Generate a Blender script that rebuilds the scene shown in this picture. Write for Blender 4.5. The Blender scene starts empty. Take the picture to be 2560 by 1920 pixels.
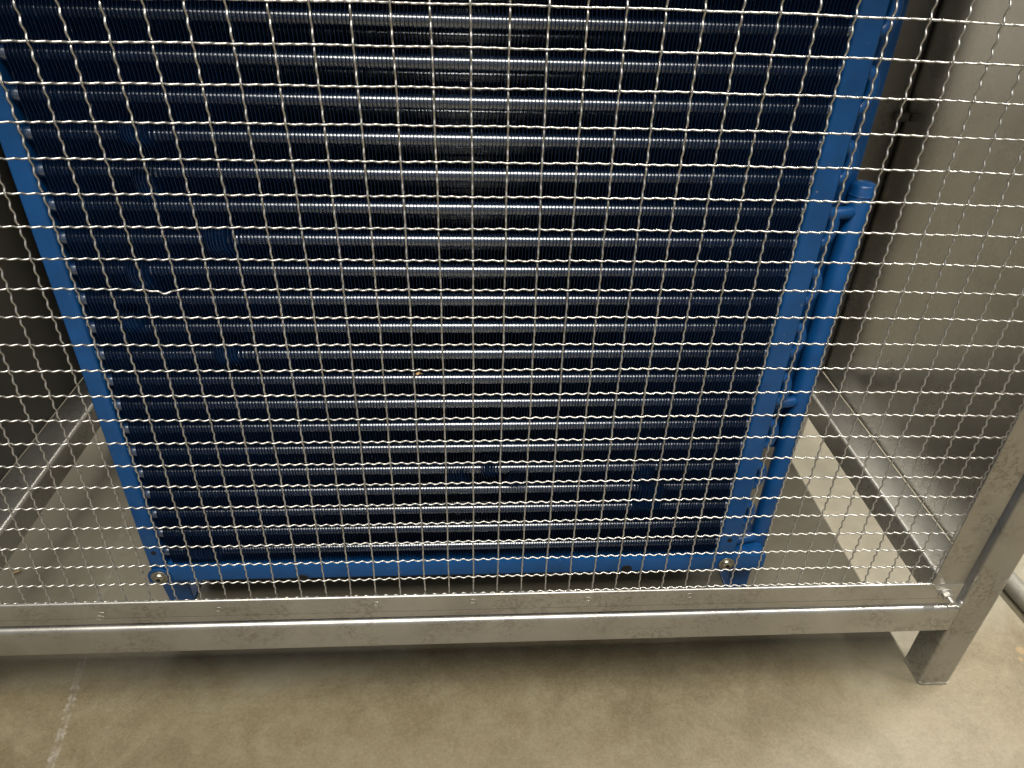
import bpy, bmesh, math, random
from mathutils import Vector, Matrix
random.seed(7)
scene = bpy.context.scene
COL = scene.collection
PI = math.pi
H = 0.7265            # height above the floor of the reference mesh wire (row 0)

# ------------------------------------------------------------------ camera
cam = bpy.data.cameras.new("camera")
cam.sensor_width = 36.0
cam.lens = 36.0 * 1823.9 / 2560.0
cam.clip_start = 0.02
cam.clip_end = 100.0
camo = bpy.data.objects.new("camera", cam)
COL.objects.link(camo)
r = Vector((0.998077, -0.054410, 0.029703)); f = Vector((0.061745, 0.830055, -0.554252))
u = r.cross(f) * 1.0
rot = Matrix((r, u, -f)).transposed()
camo.matrix_world = Matrix.Translation((-0.00433, -0.51528, 0.05689 + H)) @ rot.to_4x4()
scene.camera = camo

# ------------------------------------------------------------------ light
world = bpy.data.worlds.new("World")
scene.world = world
world.use_nodes = True
bg = world.node_tree.nodes["Background"]
bg.inputs[0].default_value = (1.0, 0.97, 0.92, 1)
bg.inputs[1].default_value = 0.24

def area(name, loc, target, sx, sy, power, color, roll_axis='X'):
    l = bpy.data.lights.new(name, 'AREA')
    l.shape = 'RECTANGLE'; l.size = sx; l.size_y = sy
    l.energy = power; l.color = color
    o = bpy.data.objects.new(name, l); COL.objects.link(o)
    o.location = loc
    d = (Vector(target) - Vector(loc)).normalized()
    z = -d
    x = Vector((1, 0, 0)) if roll_axis == 'X' else Vector((0, 1, 0))
    x = (x - z * x.dot(z)).normalized()
    y = z.cross(x)
    o.matrix_world = Matrix.Translation(loc) @ Matrix((x, y, z)).transposed().to_4x4()
    return o
WARM = (1.0, 0.95, 0.86)
# ceiling strip to the right of the enclosure, running front to back
area("ceiling_lamp_right", (1.45, 0.02, 2.10), (0.5, 0.02, 0.0), 1.0, 0.06, 112, WARM, 'Y')
# unseen fill light added behind the enclosure to brighten wall and beams
area("fill_light_rear", (-0.35, 2.10, 2.60), (-0.1, 1.3, 0.0), 1.6, 0.40, 22, WARM, 'X')
# ceiling strip above and in front of the enclosure, running left to right
area("ceiling_lamp_front", (-0.22, -1.00, 2.55), (0.0, 0.05, 0.4), 1.9, 1.00, 108, WARM, 'X')

vs = scene.view_settings
vs.view_transform = 'Standard'; vs.look = 'None'; vs.exposure = 0.0; vs.gamma = 1.0
vs.use_curve_mapping = False

# ------------------------------------------------------------------ materials
def newmat(name):
    m = bpy.data.materials.new(name); m.use_nodes = True
    nt = m.node_tree
    b = nt.nodes["Principled BSDF"]
    return m, nt, b
def N(nt, t, **kw):
    n = nt.nodes.new(t)
    for k, v in kw.items():
        if k.startswith('i_'):
            key = k[2:]
            key = int(key) if key.isdigit() else key.replace('_', ' ')
            n.inputs[key].default_value = v
        else:
            setattr(n, k, v)
    return n
def pos(nt, scale=(1, 1, 1)):
    g = N(nt, 'ShaderNodeNewGeometry')
    m = N(nt, 'ShaderNodeMapping'); m.inputs['Scale'].default_value = scale
    nt.links.new(g.outputs['Position'], m.inputs['Vector'])
    return m.outputs[0]
def noise(nt, vec, scale, detail=4, rough=0.55, dist=0.0):
    n = N(nt, 'ShaderNodeTexNoise')
    n.inputs['Scale'].default_value = scale; n.inputs['Detail'].default_value = detail
    n.inputs['Roughness'].default_value = rough; n.inputs['Distortion'].default_value = dist
    nt.links.new(vec, n.inputs['Vector'])
    return n.outputs[0]
def ramp(nt, fac, stops):
    n = N(nt, 'ShaderNodeValToRGB')
    el = n.color_ramp.elements
    while len(el) < len(stops): el.new(0.5)
    for e, (p, c) in zip(el, stops):
        e.position = p; e.color = c if len(c) == 4 else (*c, 1)
    nt.links.new(fac, n.inputs[0])
    return n.outputs[0]
def mixc(nt, fac, a, b, mode='MIX'):
    n = N(nt, 'ShaderNodeMix', data_type='RGBA', blend_type=mode)
    for s, v in ((n.inputs[0], fac), (n.inputs[6], a), (n.inputs[7], b)):
        if isinstance(v, (int, float)): s.default_value = v
        elif isinstance(v, tuple): s.default_value = v if len(v) == 4 else (*v, 1)
        else: nt.links.new(v, s)
    return n.outputs[2]
def mathn(nt, op, a, b=0.0, clamp=False):
    n = N(nt, 'ShaderNodeMath', operation=op, use_clamp=clamp)
    for s, v in ((n.inputs[0], a), (n.inputs[1], b)):
        if isinstance(v, (int, float)): s.default_value = v
        else: nt.links.new(v, s)
    return n.outputs[0]
def bump(nt, b, h, strength, dist):
    n = N(nt, 'ShaderNodeBump'); n.inputs['Strength'].default_value = strength
    n.inputs['Distance'].default_value = dist
    nt.links.new(h, n.inputs['Height']); nt.links.new(n.outputs[0], b.inputs['Normal'])

def mat_steel(name, base, rough, metallic=0.85, streak=(1, 1, 1), dirt=0.5, smudge=0.12, bump_s=0.08):
    m, nt, b = newmat(name)
    p = pos(nt)
    big = noise(nt, p, 9, 5, 0.6, 0.4)
    fine = noise(nt, pos(nt, streak), 260, 3, 0.6)
    spot = noise(nt, p, 120, 4, 0.75, 1.5)
    c1 = ramp(nt, big, [(0.30, tuple(x * 0.70 for x in base)), (0.65, base)])
    c2 = mixc(nt, mathn(nt, 'MULTIPLY', ramp(nt, spot, [(0.47, (0, 0, 0)), (0.60, (1, 1, 1))]),
              mathn(nt, 'MULTIPLY', ramp(nt, noise(nt, p, 16, 3), [(0.45, (0, 0, 0)), (0.60, (1, 1, 1))]), dirt * .8)),
              c1, tuple(x * k_ for x, k_ in zip(base, (0.42, 0.38, 0.33))))
    c3 = mixc(nt, 0.28, c2, ramp(nt, fine, [(0.3, tuple(x * 0.6 for x in base)), (0.7, tuple(min(1, x * 1.2) for x in base))]))
    nt.links.new(c3, b.inputs['Base Color'])
    b.inputs['Metallic'].default_value = metallic
    scr = ramp(nt, noise(nt, pos(nt, (streak[0] * 1.7 + 2, streak[1] * 1.7, streak[2] * 1.7 + 1)), 45, 5, 0.85, 0.2), [(0.66, (0, 0, 0)), (0.72, (1, 1, 1))])
    c3 = mixc(nt, mathn(nt, 'MULTIPLY', scr, 0.35), c3, tuple(min(1, x * 1.55) for x in base))
    nt.links.new(c3, b.inputs['Base Color'])
    rr = mathn(nt, 'ADD', mathn(nt, 'MULTIPLY', big, smudge * 2), rough - smudge)
    nt.links.new(rr, b.inputs['Roughness'])
    bump(nt, b, mathn(nt, 'ADD', fine, mathn(nt, 'MULTIPLY', spot, 1.2)), bump_s, 0.0004)
    return m

M_STEEL = mat_steel("brushed_stainless", (0.475, 0.465, 0.435), 0.35, 0.84, (1, 14, 14), 1.0)
M_STEELV = mat_steel("brushed_stainless_upright", (0.42, 0.41, 0.38), 0.35, 0.84, (14, 14, 1), 1.0)
M_SHEET = mat_steel("stainless_sheet", (0.58, 0.565, 0.53), 0.27, 0.95, (8, 8, 0.6), 0.35, 0.10, 0.05)
M_WIRE = mat_steel("bright_wire", (0.60, 0.59, 0.56), 0.31, 0.88, (1, 1, 1), 0.35, 0.06, 0.04)
M_SHEETD = mat_steel("dark_sheet", (0.085, 0.081, 0.070), 0.50, 0.2, (8, 8, 0.6), 0.3, 0.08, 0.03)  # darker, less metallic sheet, used only on the left side
M_BOLT = mat_steel("zinc_bolt", (0.55, 0.53, 0.45), 0.30, 0.95, (1, 1, 1), 0.5, 0.08, 0.05)
M_PIPE = mat_steel("grey_pipe_steel", (0.20, 0.19, 0.165), 0.55, 0.4, (1, 1, 1), 0.6)

def mat_blue(name, base, rough, coat, bumpd=0.0003, dust=0.15, ior=1.5, crough=0.12):
    m, nt, b = newmat(name)
    p = pos(nt)
    big = noise(nt, p, 24, 4, 0.6)
    c1 = ramp(nt, big, [(0.3, tuple(x * 0.78 for x in base)), (0.7, tuple(x * 1.12 for x in base))])
    d = mathn(nt, 'MULTIPLY', ramp(nt, noise(nt, p, 420, 3, 0.7), [(0.58, (0, 0, 0)), (0.74, (1, 1, 1))]), dust)
    c2 = mixc(nt, d, c1, (0.18, 0.18, 0.17))
    rub = ramp(nt, noise(nt, pos(nt, (1, 1, 0.35)), 55, 6, 0.8, 0.6), [(0.56, (0, 0, 0)), (0.75, (1, 1, 1))])
    c2 = mixc(nt, mathn(nt, 'MULTIPLY', rub, 0.30), c2, tuple(x * 1.7 + 0.004 for x in base))
    chip = ramp(nt, noise(nt, p, 260, 2, 0.4), [(0.755, (0, 0, 0)), (0.775, (1, 1, 1))])
    c2 = mixc(nt, mathn(nt, 'MULTIPLY', chip, 0.6), c2, (0.22, 0.21, 0.19))
    nt.links.new(c2, b.inputs['Base Color'])
    nt.links.new(mathn(nt, 'ADD', mathn(nt, 'MULTIPLY', rub, 0.18), rough - 0.05), b.inputs['Roughness'])
    b.inputs['Coat Weight'].default_value = coat
    b.inputs['IOR'].default_value = ior; b.inputs['Coat IOR'].default_value = ior
    b.inputs['Coat Roughness'].default_value = crough
    bump(nt, b, mathn(nt, 'ADD', noise(nt, p, 130, 3, 0.6), mathn(nt, 'MULTIPLY', noise(nt, p, 700, 2), 0.25)), 0.35, bumpd)
    return m
BLUE = (0.0025, 0.066, 0.225)
M_BLUE = mat_blue("blue_coil_paint", BLUE, 0.42, 0.15, 0.0003, 0.06)
M_TUBE = mat_blue("blue_tube_coating", (0.005, 0.024, 0.070), 0.32, 1.0, 0.0003, 0.25, 2.1, 0.22)
M_TUBE.node_tree.nodes['Principled BSDF'].inputs['Specular Tint'].default_value = (0.78, 0.88, 1.0, 1)
M_FIN = mat_blue("blue_fin_coating", (0.0018, 0.0155, 0.056), 0.34, 0.15, 0.0003, 0.25)
m, nt, b = newmat("matte_black"); M_BLACK = m  # matte black for the added light stop, holes, plugs and sockets
nt.links.new(ramp(nt, noise(nt, pos(nt), 40), [(0.3, (0.004, 0.004, 0.005)), (0.7, (0.010, 0.010, 0.011))]), b.inputs['Base Color'])
b.inputs['Roughness'].default_value = 0.7

# concrete floor
m, nt, b = newmat("polished_concrete"); M_FLOOR = m
p = pos(nt)
n1 = noise(nt, p, 3.2, 6, 0.62, 0.6); n2 = noise(nt, p, 22, 6, 0.65, 0.8); n3 = noise(nt, p, 240, 4, 0.7)
n4 = noise(nt, p, 7.5, 5, 0.6, 1.2)
c = ramp(nt, n1, [(0.34, (0.077, 0.058, 0.028)), (0.50, (0.112, 0.089, 0.049)), (0.66, (0.142, 0.122, 0.074))])
c = mixc(nt, mathn(nt, 'MULTIPLY', ramp(nt, n2, [(0.44, (0, 0, 0)), (0.62, (1, 1, 1))]), 0.70), c, (0.147, 0.127, 0.079))
c = mixc(nt, mathn(nt, 'MULTIPLY', ramp(nt, n4, [(0.50, (0, 0, 0)), (0.66, (1, 1, 1))]), 0.70), c, (0.069, 0.054, 0.026))
n5 = noise(nt, p, 75, 6, 0.75, 0.5)
c = mixc(nt, 0.22, c, ramp(nt, n5, [(0.36, (0.066, 0.050, 0.026)), (0.64, (0.166, 0.141, 0.087))]))
c = mixc(nt, 0.25, c, ramp(nt, n3, [(0.35, (0.056, 0.046, 0.024)), (0.65, (0.169, 0.141, 0.087))]))
grit = noise(nt, p, 620, 3, 0.8)
c = mixc(nt, mathn(nt, 'MULTIPLY', ramp(nt, grit, [(0.56, (0, 0, 0)), (0.70, (1, 1, 1))]), 0.35), c, (0.26, 0.245, 0.19))
c = mixc(nt, mathn(nt, 'MULTIPLY', ramp(nt, grit, [(0.30, (1, 1, 1)), (0.42, (0, 0, 0))]), 0.40), c, (0.05, 0.042, 0.028))
# small pits / specks
vor = N(nt, 'ShaderNodeTexVoronoi'); vor.inputs['Scale'].default_value = 34
nt.links.new(p, vor.inputs['Vector'])
pit = mathn(nt, 'MULTIPLY', mathn(nt, 'LESS_THAN', vor.outputs['Distance'], 0.055),
            mathn(nt, 'GREATER_THAN', noise(nt, p, 30, 2), 0.60))
c = mixc(nt, mathn(nt, 'MULTIPLY', pit, 0.75), c, (0.09, 0.07, 0.045))
# control crack running away from the viewer (line in x as a function of y)
g = N(nt, 'ShaderNodeNewGeometry'); sep = N(nt, 'ShaderNodeSeparateXYZ'); nt.links.new(g.outputs['Position'], sep.inputs[0])
X, Y = sep.outputs[0], sep.outputs[1]
wob = mathn(nt, 'MULTIPLY', mathn(nt, 'SUBTRACT', noise(nt, p, 16, 5, 0.7), 0.5), 0.012)
lx = mathn(nt, 'ADD', mathn(nt, 'ADD', mathn(nt, 'MULTIPLY', Y, -0.17), -0.4600), wob)
dl = mathn(nt, 'ABSOLUTE', mathn(nt, 'SUBTRACT', X, lx))
edge = mathn(nt, 'MULTIPLY', mathn(nt, 'ADD', noise(nt, p, 150, 5, 0.9), -0.22), 0.0140)
crack = mathn(nt, 'LESS_THAN', dl, edge)
core = mathn(nt, 'LESS_THAN', dl, mathn(nt, 'MULTIPLY', edge, 0.28))
c = mixc(nt, mathn(nt, 'MULTIPLY', crack, mathn(nt, 'MULTIPLY', ramp(nt, noise(nt, p, 75, 5, 0.8), [(0.42, (0.02, 0.02, 0.02)), (0.64, (1, 1, 1))]), 0.55)), c, (0.30, 0.285, 0.26))
c = mixc(nt, mathn(nt, 'MULTIPLY', core, mathn(nt, 'MULTIPLY', ramp(nt, noise(nt, p, 48, 4, 0.8), [(0.44, (0, 0, 0)), (0.58, (1, 1, 1))]), 0.8)), c, (0.11, 0.09, 0.07))
lit_inside = mathn(nt, 'ADD', mathn(nt, 'MULTIPLY', mathn(nt, 'SUBTRACT', Y, 0.03), 9.0), mathn(nt, 'MULTIPLY', mathn(nt, 'SUBTRACT', n1, 0.5), 3.0), True)  # inside the enclosure: brighter light painted into the floor as paler grey
c = mixc(nt, mathn(nt, 'MULTIPLY', lit_inside, 0.55), c, mixc(nt, n2, (0.185, 0.172, 0.138), (0.275, 0.262, 0.215)))
# two rusty drops right of the leg
for (sx, sy, sr) in ((0.7032, 0.0364, 0.0090), (0.6945, 0.0235, 0.0058)):
    dx = mathn(nt, 'SUBTRACT', X, sx); dy = mathn(nt, 'SUBTRACT', Y, sy)
    dd = mathn(nt, 'SQRT', mathn(nt, 'ADD', mathn(nt, 'MULTIPLY', dx, dx), mathn(nt, 'MULTIPLY', dy, dy)))
    dd = mathn(nt, 'ADD', dd, mathn(nt, 'MULTIPLY', n2, 0.004))
    s = mathn(nt, 'MULTIPLY', mathn(nt, 'SUBTRACT', sr, dd), 400, True)
    c = mixc(nt, mathn(nt, 'MULTIPLY', s, 0.5), c, (0.22, 0.145, 0.065))
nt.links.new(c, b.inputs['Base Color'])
nt.links.new(mathn(nt, 'ADD', mathn(nt, 'MULTIPLY', n2, 0.25), 0.34), b.inputs['Roughness'])
bump(nt, b, mathn(nt, 'SUBTRACT', mathn(nt, 'ADD', mathn(nt, 'MULTIPLY', n3, 0.35), n2),
     mathn(nt, 'ADD', mathn(nt, 'MULTIPLY', core, 1.3), mathn(nt, 'MULTIPLY', pit, 1.0))), 0.22, 0.0012)

m, nt, b = newmat("grey_wall_paint"); M_WALL = m
nt.links.new(ramp(nt, noise(nt, pos(nt), 6, 4), [(0.3, (0.70, 0.67, 0.60)), (0.7, (0.76, 0.73, 0.66))]), b.inputs['Base Color'])
b.inputs['Roughness'].default_value = 0.8
m, nt, b = newmat("dry_leaf"); M_LEAF = m
nt.links.new(ramp(nt, noise(nt, pos(nt), 300, 3), [(0.3, (0.16, 0.09, 0.03)), (0.7, (0.42, 0.28, 0.12))]), b.inputs['Base Color'])

# ------------------------------------------------------------------ helpers
ROOT = {}
def thing(name, label, cat, loc):
    o = bpy.data.objects.new(name, None); COL.objects.link(o)
    o.empty_display_size = 0.05
    o.location = loc; o['label'] = label; o['category'] = cat
    ROOT[o.name] = Vector(loc)
    return o
def base_of(o):
    while o is not None and o.parent is not None: o = o.parent
    return Vector(o.location) if o is not None else Vector((0, 0, 0))
def mesh_data(name, verts, faces, mat, smooth=False, off=Vector((0, 0, 0)), angle=None):
    me = bpy.data.meshes.new(name)
    me.from_pydata([tuple(Vector(v) - off) for v in verts], [], faces)
    me.materials.append(mat)
    if smooth: me.polygons.foreach_set('use_smooth', [True] * len(me.polygons))
    me.validate(); me.update()
    if angle is not None: me.set_sharp_from_angle(angle=math.radians(angle))
    return me
def part(name, verts, faces, mat, parent=None, smooth=False, angle=None, label=None):
    off = base_of(parent)
    # parts keep location 0 under the thing's Empty, their vertices are relative to its base
    o = bpy.data.objects.new(name, mesh_data(name, verts, faces, mat, smooth, off, angle))
    COL.objects.link(o); o.parent = parent
    if label: o['label'] = label
    return o
def merge(*geo):
    V, F = [], []
    for v, f_ in geo:
        n = len(V); V += list(v); F += [tuple(i + n for i in q) for q in f_]
    return V, F
def box(x0, x1, y0, y1, z0, z1, bev=0.0, seg=2):
    bm = bmesh.new()
    vs_ = [bm.verts.new((x, y, z)) for x in (x0, x1) for y in (y0, y1) for z in (z0, z1)]
    for q in ((0, 1, 3, 2), (4, 6, 7, 5), (0, 4, 5, 1), (2, 3, 7, 6), (0, 2, 6, 4), (1, 5, 7, 3)):
        bm.faces.new([vs_[i] for i in q])
    bmesh.ops.recalc_face_normals(bm, faces=bm.faces)
    if bev > 0:
        bmesh.ops.bevel(bm, geom=list(bm.edges), offset=bev, segments=seg, affect='EDGES', profile=0.5)
    V = [tuple(v.co) for v in bm.verts]
    bm.verts.index_update()
    F = [tuple(v.index for v in fc.verts) for fc in bm.faces]
    bm.free()
    return V, F
def round_rect(a0, a1, b0, b1, rad, n=4):
    out = []
    for (ca, cb, s) in ((a1 - rad, b1 - rad, 0), (a0 + rad, b1 - rad, 1), (a0 + rad, b0 + rad, 2), (a1 - rad, b0 + rad, 3)):
        for i in range(n + 1):
            t = PI / 2 * (s + i / n)
            out.append((ca + rad * math.cos(t), cb + rad * math.sin(t)))
    return out
def prism(poly, axis, t0, t1, cap=True):
    """poly in the two axes other than `axis`, (x,z) for y, (y,z) for x, (x,y) for z"""
    def mk(a, b_, t):
        return {'x': (t, a, b_), 'y': (a, t, b_), 'z': (a, b_, t)}[axis]
    n = len(poly)
    V = [mk(a, b_, t0) for a, b_ in poly] + [mk(a, b_, t1) for a, b_ in poly]
    F = [(i, (i + 1) % n, n + (i + 1) % n, n + i) for i in range(n)]
    if cap: F += [tuple(range(n - 1, -1, -1)), tuple(range(n, 2 * n))]
    return V, F
def sweep(path, rad, sides=8, cap=True, rads=None):
    V, F = [], []
    n = len(path)
    P_ = [Vector(q) for q in path]
    t = (P_[1] - P_[0]).normalized()
    ref = Vector((0, 0, 1)) if abs(t.z) < 0.9 else Vector((0, 1, 0))
    nrm = (ref - t * ref.dot(t)).normalized()
    for i in range(n):
        a = P_[max(i - 1, 0)]; c_ = P_[min(i + 1, n - 1)]
        t = (c_ - a).normalized()
        nrm = (nrm - t * nrm.dot(t)).normalized()
        bi = t.cross(nrm)
        rr = rads[i] if rads else rad
        for k in range(sides):
            w = 2 * PI * k / sides
            V.append(P_[i] + (nrm * math.cos(w) + bi * math.sin(w)) * rr)
    for i in range(n - 1):
        for k in range(sides):
            k2 = (k + 1) % sides
            F.append((i * sides + k, i * sides + k2, (i + 1) * sides + k2, (i + 1) * sides + k))
    if cap:
        F.append(tuple(range(sides - 1, -1, -1)))
        F.append(tuple((n - 1) * sides + k for k in range(sides)))
    return V, F
def lathe(profile, center, axis, sides=20):
    """profile: list of (radius, height along axis)"""
    ax = Vector(axis).normalized()
    ref = Vector((0, 0, 1)) if abs(ax.z) < 0.9 else Vector((1, 0, 0))
    a = (ref - ax * ref.dot(ax)).normalized(); b_ = ax.cross(a)
    c_ = Vector(center)
    V, F = [], []
    for rr, h in profile:
        for k in range(sides):
            w = 2 * PI * k / sides
            V.append(c_ + ax * h + (a * math.cos(w) + b_ * math.sin(w)) * max(rr, 1e-5))
    for i in range(len(profile) - 1):
        for k in range(sides):
            k2 = (k + 1) % sides
            F.append((i * sides + k, i * sides + k2, (i + 1) * sides + k2, (i + 1) * sides + k))
    F.append(tuple(range(sides - 1, -1, -1)))
    F.append(tuple((len(profile) - 1) * sides + k for k in range(sides)))
    return V, F

# ------------------------------------------------------------------ setting
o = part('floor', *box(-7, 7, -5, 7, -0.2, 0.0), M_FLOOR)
o['kind'] = 'structure'
o = part('wall', *box(-4, 5, 3.30, 3.42, 0.004, 2.8), M_WALL)
o['kind'] = 'structure'

# ------------------------------------------------------------------ enclosure of square tube and sheet
XL, XR = -0.5560, 0.5430         # inner faces of the uprights
T = 0.0385                       # tube size
YF = -0.0080                     # front face
ZB0, ZB1 = H - 0.6275, H - 0.5855   # bottom beam
ZT0, ZT1 = 0.930, 0.970          # top beam
YR = 0.478                       # rear uprights (front face)
enc = thing('enclosure', 'stainless steel enclosure of square tube and sheet standing around the blue coil', 'enclosure', (0.0, 0.25, 0.0))
RAD = 0.0055
def upright(x0, x1, y0, y1):
    v, fcs = prism(round_rect(x0, x1, y0, y1, RAD), 'z', 0.0035, ZT1)
    return part('post', v, fcs, M_STEELV, enc, True, 40)
for (x0, x1) in ((XR, XR + T), (XL - T, XL)):
    pst = upright(x0, x1, YF, YF + T)
    part('foot_cap', *prism(round_rect(x0 - .0004, x1 + .0004, YF - .0004, YF + T + .0004, RAD), 'z', 0.0, 0.0035), M_STEELV, pst, True, 40)
upright(XR, XR + 0.0480, YR, YR + T); upright(XL - 0.0480, XL, YR, YR + T)
def beam_x(z0, z1, y0, x0, x1, name='beam'):
    v, fcs = prism(round_rect(y0, y0 + T, z0, z1, RAD), 'x', x0, x1)
    return part(name, v, fcs, M_STEEL, enc, True, 40)
def beam_y(z0, z1, x0, x1, y0, y1):
    v, fcs = prism(round_rect(x0, x1, z0, z1, RAD), 'y', y0, y1)
    return part('beam', v, fcs, M_STEEL, enc, True, 40)
front = beam_x(ZB0, ZB1, YF + .0012, XL + .0002, XR - .0002)
beam_x(ZB0, ZB1, YR, XL + .0002, XR - .0002)
beam_x(ZT0, ZT1, YF, XL + .0002, XR - .0002)
beam_y(ZB0, ZB1, XR, XR + 0.0480, YF + T + .0002, YR - .0002)
beam_y(ZB0, ZB1, XL - 0.0480, XL, YF + T + .0002, YR - .0002)
beam_y(ZT0, ZT1, XR, XR + T, YF + T + .0002, YR - .0002)
beam_y(ZT0, ZT1, XL - T, XL, YF + T + .0002, YR - .0002)
part('side_sheet', *box(XR + 0.0485, XR + 0.050, YF + T + .0005, YR + T - .001, ZB1 - .002, ZT1 - .001), M_SHEET, enc)
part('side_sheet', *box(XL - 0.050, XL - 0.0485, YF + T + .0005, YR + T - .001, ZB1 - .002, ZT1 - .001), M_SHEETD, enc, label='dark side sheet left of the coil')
part('roof_sheet', *box(XL - T, XR + T, YF, YR + T, ZT1 + .0005, ZT1 + .002), M_SHEET, enc)
# weld beads where the beam meets the post, and a cable tab on the rear post
def bead(path, rad):
    pts = []
    n = len(path) - 1
    for i in range(n * 8 + 1):
        k = min(i // 8, n - 1); t = i / 8 - k
        a, b_ = Vector(path[k]), Vector(path[k + 1])
        pts.append(a.lerp(b_, t) + Vector([random.uniform(-1, 1) * rad * .3 for _ in range(3)]))
    rs = [rad * random.uniform(.7, 1.25) for _ in pts]
    return sweep(pts, rad, 7, True, rs)
part('weld_bead', *bead([(XR - .014, YF + .004, ZB1 - .0005), (XR - .002, YF + .0035, ZB1 - .0002), (XR + .0005, YF + .0035, ZB1 + .006)], .0021), M_WIRE, enc, True)
part('tab', *box(XR + .030, XR + .0475, YR - .012, YR - .0005, H - .178, H - .168, .001), M_PIPE, enc)

# ------------------------------------------------------------------ guard panel: welded frame and crimped wire mesh
panel = thing('guard_panel', 'removable guard panel of crimped square wire mesh in a flat steel frame', 'mesh panel', (0.0, 0.0, ZB1))
PY0, PY1 = -0.0040, -0.0014
PX0, PX1 = -0.5145, 0.4990       # inner opening
QX0, QX1 = -0.5500, 0.5345       # outer
PZ0, PZ1 = H - 0.5808, H - 0.5490
PT0, PT1 = 0.889, 0.925
def bar_profile(z0, z1, flip=False):
    # flat face with a shallow groove near the lower edge and a rounded lip at the opening
    g = z0 + 0.0092
    p_ = [(PY1, z0), (PY0 + .0008, z0), (PY0, z0 + .0008), (PY0, g - .0003), (PY0 + .0006, g - .0003), (PY0 + .0006, g + .0003), (PY0, g + .0003),
          (PY0, z1 - .0018), (PY0 + .0004, z1 - .0008), (PY0 + .0012, z1 - .0001), (PY0 + .0018, z1), (PY1, z1)]
    return p_[::-1]
bot = part('frame_bar', *prism(bar_profile(PZ0, PZ1), 'x', QX0, QX1), M_STEEL, panel, True, 35)
part('frame_bar', *box(QX0, QX1, PY0, PY1, PT0, PT1, .0008), M_STEEL, panel)
for (a, b_) in ((PX1, QX1), (QX0, PX0)):
    part('frame_bar', *box(a, b_, PY0 + .0002, PY1 - .0002, PZ1 - .0003, PT0 + .0003, .0010, 2), M_STEELV, panel, True, 35)
# mitre weld at the corner, spot welds along the bottom bar
part('weld_seam', *bead([(PX1 + .0006, PY0 + .0006, PZ1 - .0004), (PX1 + .010, PY0 + .0003, PZ1 - .010)], .0011), M_STEEL, panel, True)
for i, (sx, sz) in enumerate(((-0.3792, -0.565), (-0.2608, -0.5614), (-0.0997, -0.5585), (0.0008, -0.5582), (0.1228, -0.5593), (0.2321, -0.5575))):
    rr = random.uniform(.0026, .0034)
    ring = []
    for k in range(19):
        w = 2 * PI * k / 18
        ring.append((sx + rr * 1.25 * math.cos(w) + (.001 if i == 0 else 0) * math.sin(2 * w), PY0 + .00005, sz + H + rr * math.sin(w)))
    g1 = sweep(ring, .00030, 6, False)
    if i == 0:
        ring2 = [(q[0] - .0022, q[1], q[2] - .0058) for q in ring]
        g1 = merge(g1, sweep(ring2, .00030, 6, False))
    part('spot_weld', *g1, M_STEEL, panel, True)
# corner stud with washer and nut
bx, bz = 0.5185, H - 0.5640
wsh = part('washer', *lathe([(.0072, 0), (.0075, .0004), (.0075, .0012), (.0070, .0016)], (bx, PY0, bz), (0, -1, 0), 24), M_STEEL, panel, True, 35)
part('nut', *lathe([(.0052, .0016), (.0056, .0022), (.0056, .0062), (.0050, .0068)], (bx, PY0, bz), (0, -1, 0), 6), M_STEEL, panel)
thr = []
for i in range(15):
    thr.append((.0029 if i % 2 else .0025, .0068 + i * .00055))
thr.append((.0019, .0068 + 15 * .00055))
part('stud', *lathe(thr, (bx, PY0, bz), (0, -1, 0), 16), M_STEEL, panel, True, 50)

PITCH = 0.025
CX = [1.042, 0.635, -0.834, 0.425, -0.498, 0.896, 3.415, -0.658, -2.468, -0.861, -1.326, -0.599, -1.835, 2.39]
CZ = [1.094, 0.812, -1.755, -1.964, 0.525, 0.494, 1.565, 0.468, 1.318, 2.873, -1.777, -1.25, -0.618, -1.434]
TT = [(0, 0), (0, 1), (0, 2), (0, 3), (1, 0), (1, 1), (1, 2), (1, 3), (2, 0), (2, 1), (2, 2), (3, 0), (3, 1), (4, 0)]
def warp(col, row):
    # the sheet of mesh is not perfectly flat and square: measured in-plane slack of a few millimetres
    a = max(-1.25, min(1.3, col / 15.0)); c_ = max(-1.05, min(1.05, (row - 10.5) / 10.5))
    dx = dz = 0.0
    for k, (i, j) in enumerate(TT):
        w = a ** i * c_ ** j
        dx += CX[k] * w; dz += CZ[k] * w
    return dx * 1e-3, dz * 1e-3
AMP, WR = 0.00104, 0.00079
def crimp(t, sgn):
    w = math.cos(5 * PI * t)                  # 2.5 crimps per opening
    return sgn * AMP * math.copysign(abs(w) ** 0.85, w)
C0, C1, R0, R1 = -20.7, 19.95, -7.0, 22.35
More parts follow.
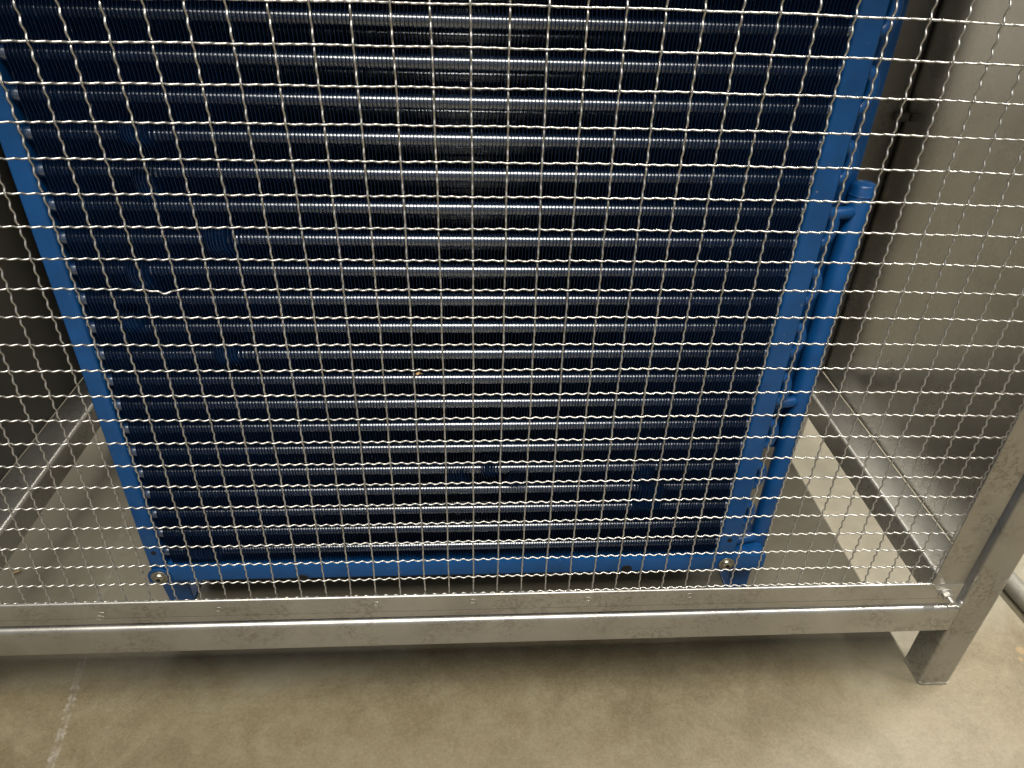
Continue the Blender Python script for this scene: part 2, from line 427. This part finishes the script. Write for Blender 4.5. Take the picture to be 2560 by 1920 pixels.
def wire_path(fixed, horizontal):
    pts = []
    lo, hi = (C0, C1) if horizontal else (R0, R1)
    ph = random.uniform(-.03, .03); jit = random.uniform(-.00025, .00025)
    sl = random.uniform(-.012, .012)
    if horizontal:
        lo += random.uniform(-.1, .1); hi += random.uniform(-.10, .22)
    else:
        hi += random.uniform(-.05, .08)
    step = 1 / 15.0
    n = int((hi - lo) / step) + 1
    for i in range(n + 1):
        t = min(lo + i * step, hi)
        sgn = 1 if fixed % 2 == 0 else -1
        if horizontal:
            dx, dz = warp(t, fixed)
            y = crimp(t, sgn)
            x = t * PITCH + dx; z = -fixed * PITCH + dz + jit + .00022 * math.sin(t * 1.7 + fixed * 2.1)
            if fixed == 8:                     # one wire knocked down between two openings
                e = math.exp(-((x + 0.2337) / .0065) ** 2)
                e2 = math.exp(-((x + 0.2400) / .015) ** 2)
                z -= .0022 * e + .0012 * e2; y -= .0008 * e
        else:
            dx, dz = warp(fixed, t)
            y = crimp(t, -sgn)
            x = fixed * PITCH + dx + jit + .00022 * math.sin(t * 1.9 + fixed * 1.3); z = -t * PITCH + dz
        y += .0012
        pts.append((x, y, z + H))
    return pts
for rrow in range(-6, 23):
    part('wire', *sweep(wire_path(rrow, True), WR, 7), M_WIRE, panel, True)
for ccol in range(-20, 20 + 1):
    part('wire', *sweep(wire_path(ccol, False), WR, 7), M_WIRE, panel, True)

# ------------------------------------------------------------------ blue finned coil
D = 0.110                        # front plane of the coil
coil = thing('cooling_coil', 'blue painted finned tube cooling coil standing behind the wire mesh', 'cooling coil', (-0.03, D + .04, 0.0))
FX0, FX1 = -0.3560, 0.3035       # fin pack
TP = 0.03048                     # tube pitch
TZ0 = H - 0.0247                 # first visible tube
TY = D + 0.0102
TR = 0.0060
ROWY = 0.0264
NT0, NT1 = -3, 19
ZF0, ZF1 = H - 0.6185, H + 0.085
FD = 0.082                       # fin depth
FP = 0.003175                    # fin pitch
def front_edge(z):
    ph = (z - TZ0) / TP * 2 * PI
    return D + 0.0009 - 0.0009 * math.cos(ph)
th = 0.00021
def fin_geo(bend=None, nz=8):
    zs = []
    n = int((ZF1 - ZF0) / TP * nz)
    zs = [ZF0 + (ZF1 - ZF0) * i / n for i in range(n + 1)]
    V, F = [], []
    cols = 4
    for z in zs:
        yf = front_edge(z)
        dx = bend(z) if bend else 0.0
        for (y, w, t_) in ((yf, 1.0, th * .55), (yf + .0004, .95, th), (yf + .006, .25, th), (D + FD, 0.0, th)):
            V.append((dx * w - t_, y, z))
        for (y, w, t_) in ((yf, 1.0, th * .55), (yf + .0004, .95, th), (yf + .006, .25, th), (D + FD, 0.0, th)):
            V.append((dx * w + t_, y, z))
    m_ = 8
    for i in range(len(zs) - 1):
        a = i * m_; b_ = a + m_
        for k in range(3):
            F.append((a + k, a + k + 1, b_ + k + 1, b_ + k))
            F.append((a + 4 + k, b_ + 4 + k, b_ + 5 + k, a + 5 + k))
        F.append((a, b_, b_ + 4, a + 4))
        F.append((a + 3, a + 7, b_ + 7, b_ + 3))
    return V, F
offc = base_of(coil)
v, fcs = fin_geo()
FIN = mesh_data('fin', [Vector(q) for q in v], fcs, M_FIN, True, Vector((0, offc.y, 0)), 60)
# places where a tool or a knock has folded the fin edges over
PATCH = [(-.2728, -.111, .012, .010), (-.2745, -.155, .009, .012), (-.2215, -.2045, .014, .014), (-.301, -.240, .010, .012),
         (-.320, -.2855, .010, .010), (-.0126, -.4843, .016, .010), (.0232, -.4733, .012, .012), (.2058, -.5188, .017, .020),
         (.0552, -.4915, .012, .010), (-.2375, -.3211, .012, .012), (.195, -.485, .010, .012), (-.315, -.60, .018, .010)]
xs = []
x = FX0
k = 0
while x <= FX1:
    xs.append(x); x += FP
for i, x in enumerate(xs):
    near = [q for q in PATCH if abs(x - q[0]) < q[2] * 1.3]
    xo = x + random.gauss(0, .00013)
    if near or i % 9 == 4:
        amp = random.uniform(-.0003, .0003); zc = random.uniform(ZF0, ZF1); zw = random.uniform(.02, .08)
        loc = [(q, random.uniform(.0034, .0046) * (-1 if q[0] < 0.1 else 1)) for q in near]
        def bend(z, amp=amp, zc=zc, zw=zw, loc=loc, x=x):
            d = amp * math.exp(-((z - zc) / zw) ** 2)
            for q, a in loc:
                d += a * math.exp(-((z - H - q[1]) / q[3]) ** 4) * math.exp(-((x - q[0]) / q[2]) ** 4)
            return d
        v, fcs = fin_geo(bend)
        me = mesh_data('fin', [Vector(q) for q in v], fcs, M_FIN, True, Vector((0, offc.y, 0)), 60)
    else:
        me = FIN
    o = bpy.data.objects.new('fin', me); COL.objects.link(o)
    o.parent = coil; o.location = (xo - offc.x, 0, 0)
# tubes: two staggered rows through the fins
TX0, TX1 = -0.372, 0.3310
def ring_tube():
    prof = []
    return sweep([(TX0 + (TX1 - TX0) * i / 60, TY, 0) for i in range(61)], TR, 20)
v, fcs = ring_tube()
TUBE = mesh_data('tube', v, fcs, M_TUBE, True, offc)
for row in range(3):
    for kk in range(NT0, NT1 + 1):
        zz = TZ0 - kk * TP - (TP / 2 if row % 2 else 0)
        if zz < ZF0 + .004: continue
        o = bpy.data.objects.new('tube', TUBE); COL.objects.link(o)
        o.parent = coil; o.location = (0, row * ROWY, zz)
# return bends on the right, linking tubes in pairs
def bend_geo(z0, z1, y0, y1, x0, ext):
    pts = []
    for i in range(13):
        w = PI * i / 12
        t = (1 - math.cos(w)) / 2
        pts.append((x0 + ext * math.sin(w), y0 + (y1 - y0) * t, z0 + (z1 - z0) * t))
    pts = [(x0 - .012, y0, z0)] + pts + [(x0 - .012, y1, z1)]
    return sweep(pts, TR * .98, 12)
for kk in range(NT0, NT1, 2):
    za = TZ0 - kk * TP
    part('return_bend', *bend_geo(za, za - TP, TY, TY, TX1, .0085), M_BLUE, coil, True)
for kk in range(NT0, NT1):
    za = TZ0 - kk * TP - TP / 2
    if kk % 2 == 0:
        part('return_bend', *bend_geo(za, za - TP, TY + ROWY, TY + ROWY, TX1, .0085), M_BLUE, coil, True)
        part('return_bend', *bend_geo(za + TP / 2, za - TP / 2, TY + 2 * ROWY, TY + 2 * ROWY, TX1, .0085), M_BLUE, coil, True)
# end plates: a folded sheet, front flange and side going back
def channel(xo, xi, z0, z1, lip):
    s = 1 if xi > xo else -1
    t = .0016
    def pt(x_, y_): return (x_, y_)
    rr = .004
    outer = [(xo, D + FD), (xo, D + .0015), (xo + s * .0015, D)]
    # rounded inner fold of the flange
    arc = [(xi - s * rr + s * rr * math.sin(w), D + rr - rr * math.cos(w)) for w in (0, PI / 8, PI / 4, 3 * PI / 8, PI / 2)]
    inner_end = [(xi, D + lip)]
    ret = [(xi - s * t, D + lip), (xi - s * t, D + rr), (xi - s * (rr + .0004), D + t), (xo + s * t, D + t), (xo + s * t, D + FD)]
    poly = outer + arc + inner_end + ret
    if s < 0: poly = poly[::-1]
    return prism(poly, 'z', z0, z1)
pl = part('end_plate', *channel(-0.3835, -0.3655, H - .6445, ZF1 + .02, .018), M_BLUE, coil, True, 35)
prt = part('end_plate', *channel(0.3292, 0.3065, H - .6205, ZF1 + .02, .016), M_BLUE, coil, True, 35)
# small drilled holes near the foot of each plate: dark recessed discs
for (hx, hz) in ((-.3735, -.5968), (.3182, -.594)):
    par = pl if hx < 0 else prt
    part('hole', *lathe([(.0030, 0), (.0030, .0006)], (hx, D + .0001, hz + H), (0, -1, 0), 16), M_BLACK, par)
# bottom and top rail
rail_poly = [(D - .0012, H - .6435), (D - .0012, H - .6228), (D - .0004, H - .6215), (D + .060, H - .6215), (D + .060, H - .6230), (D + .0006, H - .6230), (D + .0006, H - .6435)]
rail = part('rail', *prism(rail_poly, 'x', -.3650, .3700), M_BLUE, coil, True, 35)
part('rail', *box(-.383, .329, D - .001, D + FD, ZF1 + .0205, ZF1 + .023), M_BLUE, coil)
for (nx, nz) in ((.1944, -.6400), (-.2060, -.6445)):
    part('notch_plug', *lathe([(.0068, 0), (.0066, .0010)], (nx, D - .0013, nz + H), (0, -1, 0), 20), M_BLACK, rail)
# rounded tabs carrying the bolts
def disc_tab(cx, cz, rr, y0, y1, below):
    poly = [(cx + rr * math.cos(w), cz + rr * math.sin(w)) for w in [PI * i / 10 for i in range(11)]]
    poly += [(cx - rr, cz - below), (cx + rr, cz - below)]
    return prism(poly[::-1], 'y', y0, y1)
part('bolt_tab', *disc_tab(-.3745, H - .6352, .0135, D - .0030, D - .0014, .0095), M_BLUE, coil, True, 35)
def bolt(cx, cz):
    bo = part('bolt', *lathe([(.0098, 0), (.0100, .0005), (.0098, .0012), (.0068, .0013), (.0067, .0022), (.0061, .0036), (.0048, .0046), (.0030, .0050)],
                             (cx, D - .0030, cz), (0, -1, 0), 24), M_BOLT, coil, True, 35)
    part('socket', *lathe([(.0027, 0), (.0027, .0004)], (cx, D - .0080, cz), (0, -1, 0), 6), M_BLACK, bo)
bolt(-.3743, H - .6352); bolt(.3204, H - .6319)
# feet: trapezoid web with side lip and base plate on the floor
def foot(cx, w0, w1):
    zt, zm = H - .6440, H - .6920
    poly = [(cx - w0, zt), (cx + w0, zt), (cx + w0, zt - .016), (cx + w1, zm), (cx + w1, .004), (cx - w0 + .007, .004), (cx - w0 + .004, zm), (cx - w0, zt - .016)]
    ft = part('foot', *prism(poly, 'y', D + .034, D + .036), M_BLUE, coil)
    part('base_plate', *box(cx - w1, cx + w1, D + .037, D + .070, 0.0, .004, .0006), M_BLUE, ft)
foot(-.3760, .0240, .0125); foot(.3625, .0195, .0135)
# header pipe with domed top, and its stubs
HX, HY, HR = .3705, D + .031, .0114
top = H - .1545
hdr = part('header_pipe', *lathe([(HR, 0.0)] + [(HR, (top - .004) - (H - .646) * 1.0)] +
      [(HR * math.cos(w), (top - .004) - (H - .646) + .004 * math.sin(w)) for w in (PI / 6, PI / 3, PI / 2.05)], (HX, HY, H - .646), (0, 0, 1), 24), M_BLUE, coil, True, 40)
part('weld_collar', *sweep([(HX + (HR + .0001) * math.cos(2 * PI * i / 28), HY + (HR + .0001) * math.sin(2 * PI * i / 28), top - .0125) for i in range(29)], .0007, 6, False), M_BLUE, hdr, True)
for sz in (-.1830, -.4030, -.6150):
    part('stub', *sweep([(TX1 - .004, HY - .012, sz + H), (HX - .012, HY - .006, sz + H), (HX, HY, sz + H)], .0062, 14), M_BLUE, hdr, True)
# second, rear header further up
part('header_pipe', *sweep([(.3590, D + .052, H - .480), (.3590, D + .052, H + .10)], .0125, 20), M_BLUE, coil, True, 40)
# black shroud added unseen behind the fin pack to block rear light
part('back_light_stop', *box(FX0 - .004, FX1 + .002, D + FD + .004, D + FD + .014, .012, ZF1 + .012), M_BLACK, coil)

# ------------------------------------------------------------------ small things
pp = thing('floor_pipe', 'dull grey steel pipe lying on the floor to the right of the front leg', 'pipe', (0.757, 0.13, 0.0))
a = Vector((.742, .215, .0130)); b_ = Vector((.772, -.20, .0130))
part('pipe', *sweep([a.lerp(b_, i / 12) for i in range(13)], .0130, 22), M_PIPE, pp, True, 40)
part('coupling', *sweep([a.lerp(b_, -.01), a.lerp(b_, .06)], .0129, 22), M_PIPE, pp, True, 40)

lv, lf = [], []
for i in range(7):
    for j in range(4):
        lv.append((-.0468 + i * .0009, -.0004 - .0012 * math.sin(i * .9) * (j - 1.5) * .5, H - .2745 - j * .0006 - .0004 * abs(i - 3) + random.uniform(-.0003, .0003)))
for i in range(6):
    for j in range(3):
        q = i * 4 + j; lf.append((q, q + 1, q + 5, q + 4))
off = Vector(lv[0])
lme = mesh_data('leaf_scrap', lv, lf, M_LEAF, True, off)
lo_ = bpy.data.objects.new('leaf_scrap', lme); COL.objects.link(lo_); lo_.location = off
sm = lo_.modifiers.new('thick', 'SOLIDIFY'); sm.thickness = .0003
lo_['label'] = 'tiny curled brown leaf scrap caught on a mesh wire in front of the coil'
lo_['category'] = 'leaf scrap'

# dead leaf lying on the floor inside, near the left beam
dv, df = [], []
for i in range(9):
    t = i / 8
    w = .0021 * math.sin(PI * min(1, t * .96 + .04)) + .0003
    for j in range(5):
        q = j / 4 * 2 - 1
        dv.append((-.0062 + .0124 * t, q * w, .0006 + .0018 * q * q + .0008 * math.sin(PI * t)))
for i in range(8):
    for j in range(4):
        q = i * 5 + j; df.append((q, q + 1, q + 6, q + 5))
dl_ = bpy.data.objects.new('dead_leaf', mesh_data('dead_leaf', dv, df, M_LEAF, True)); COL.objects.link(dl_)
dl_.location = (-0.6159, 0.2009, .0002); dl_.rotation_euler = (0, 0, .45)
sm = dl_.modifiers.new('thick', 'SOLIDIFY'); sm.thickness = .0003
dl_['label'] = 'small curled brown dead leaf on the floor behind the lower left mesh corner'
dl_['category'] = 'leaf'
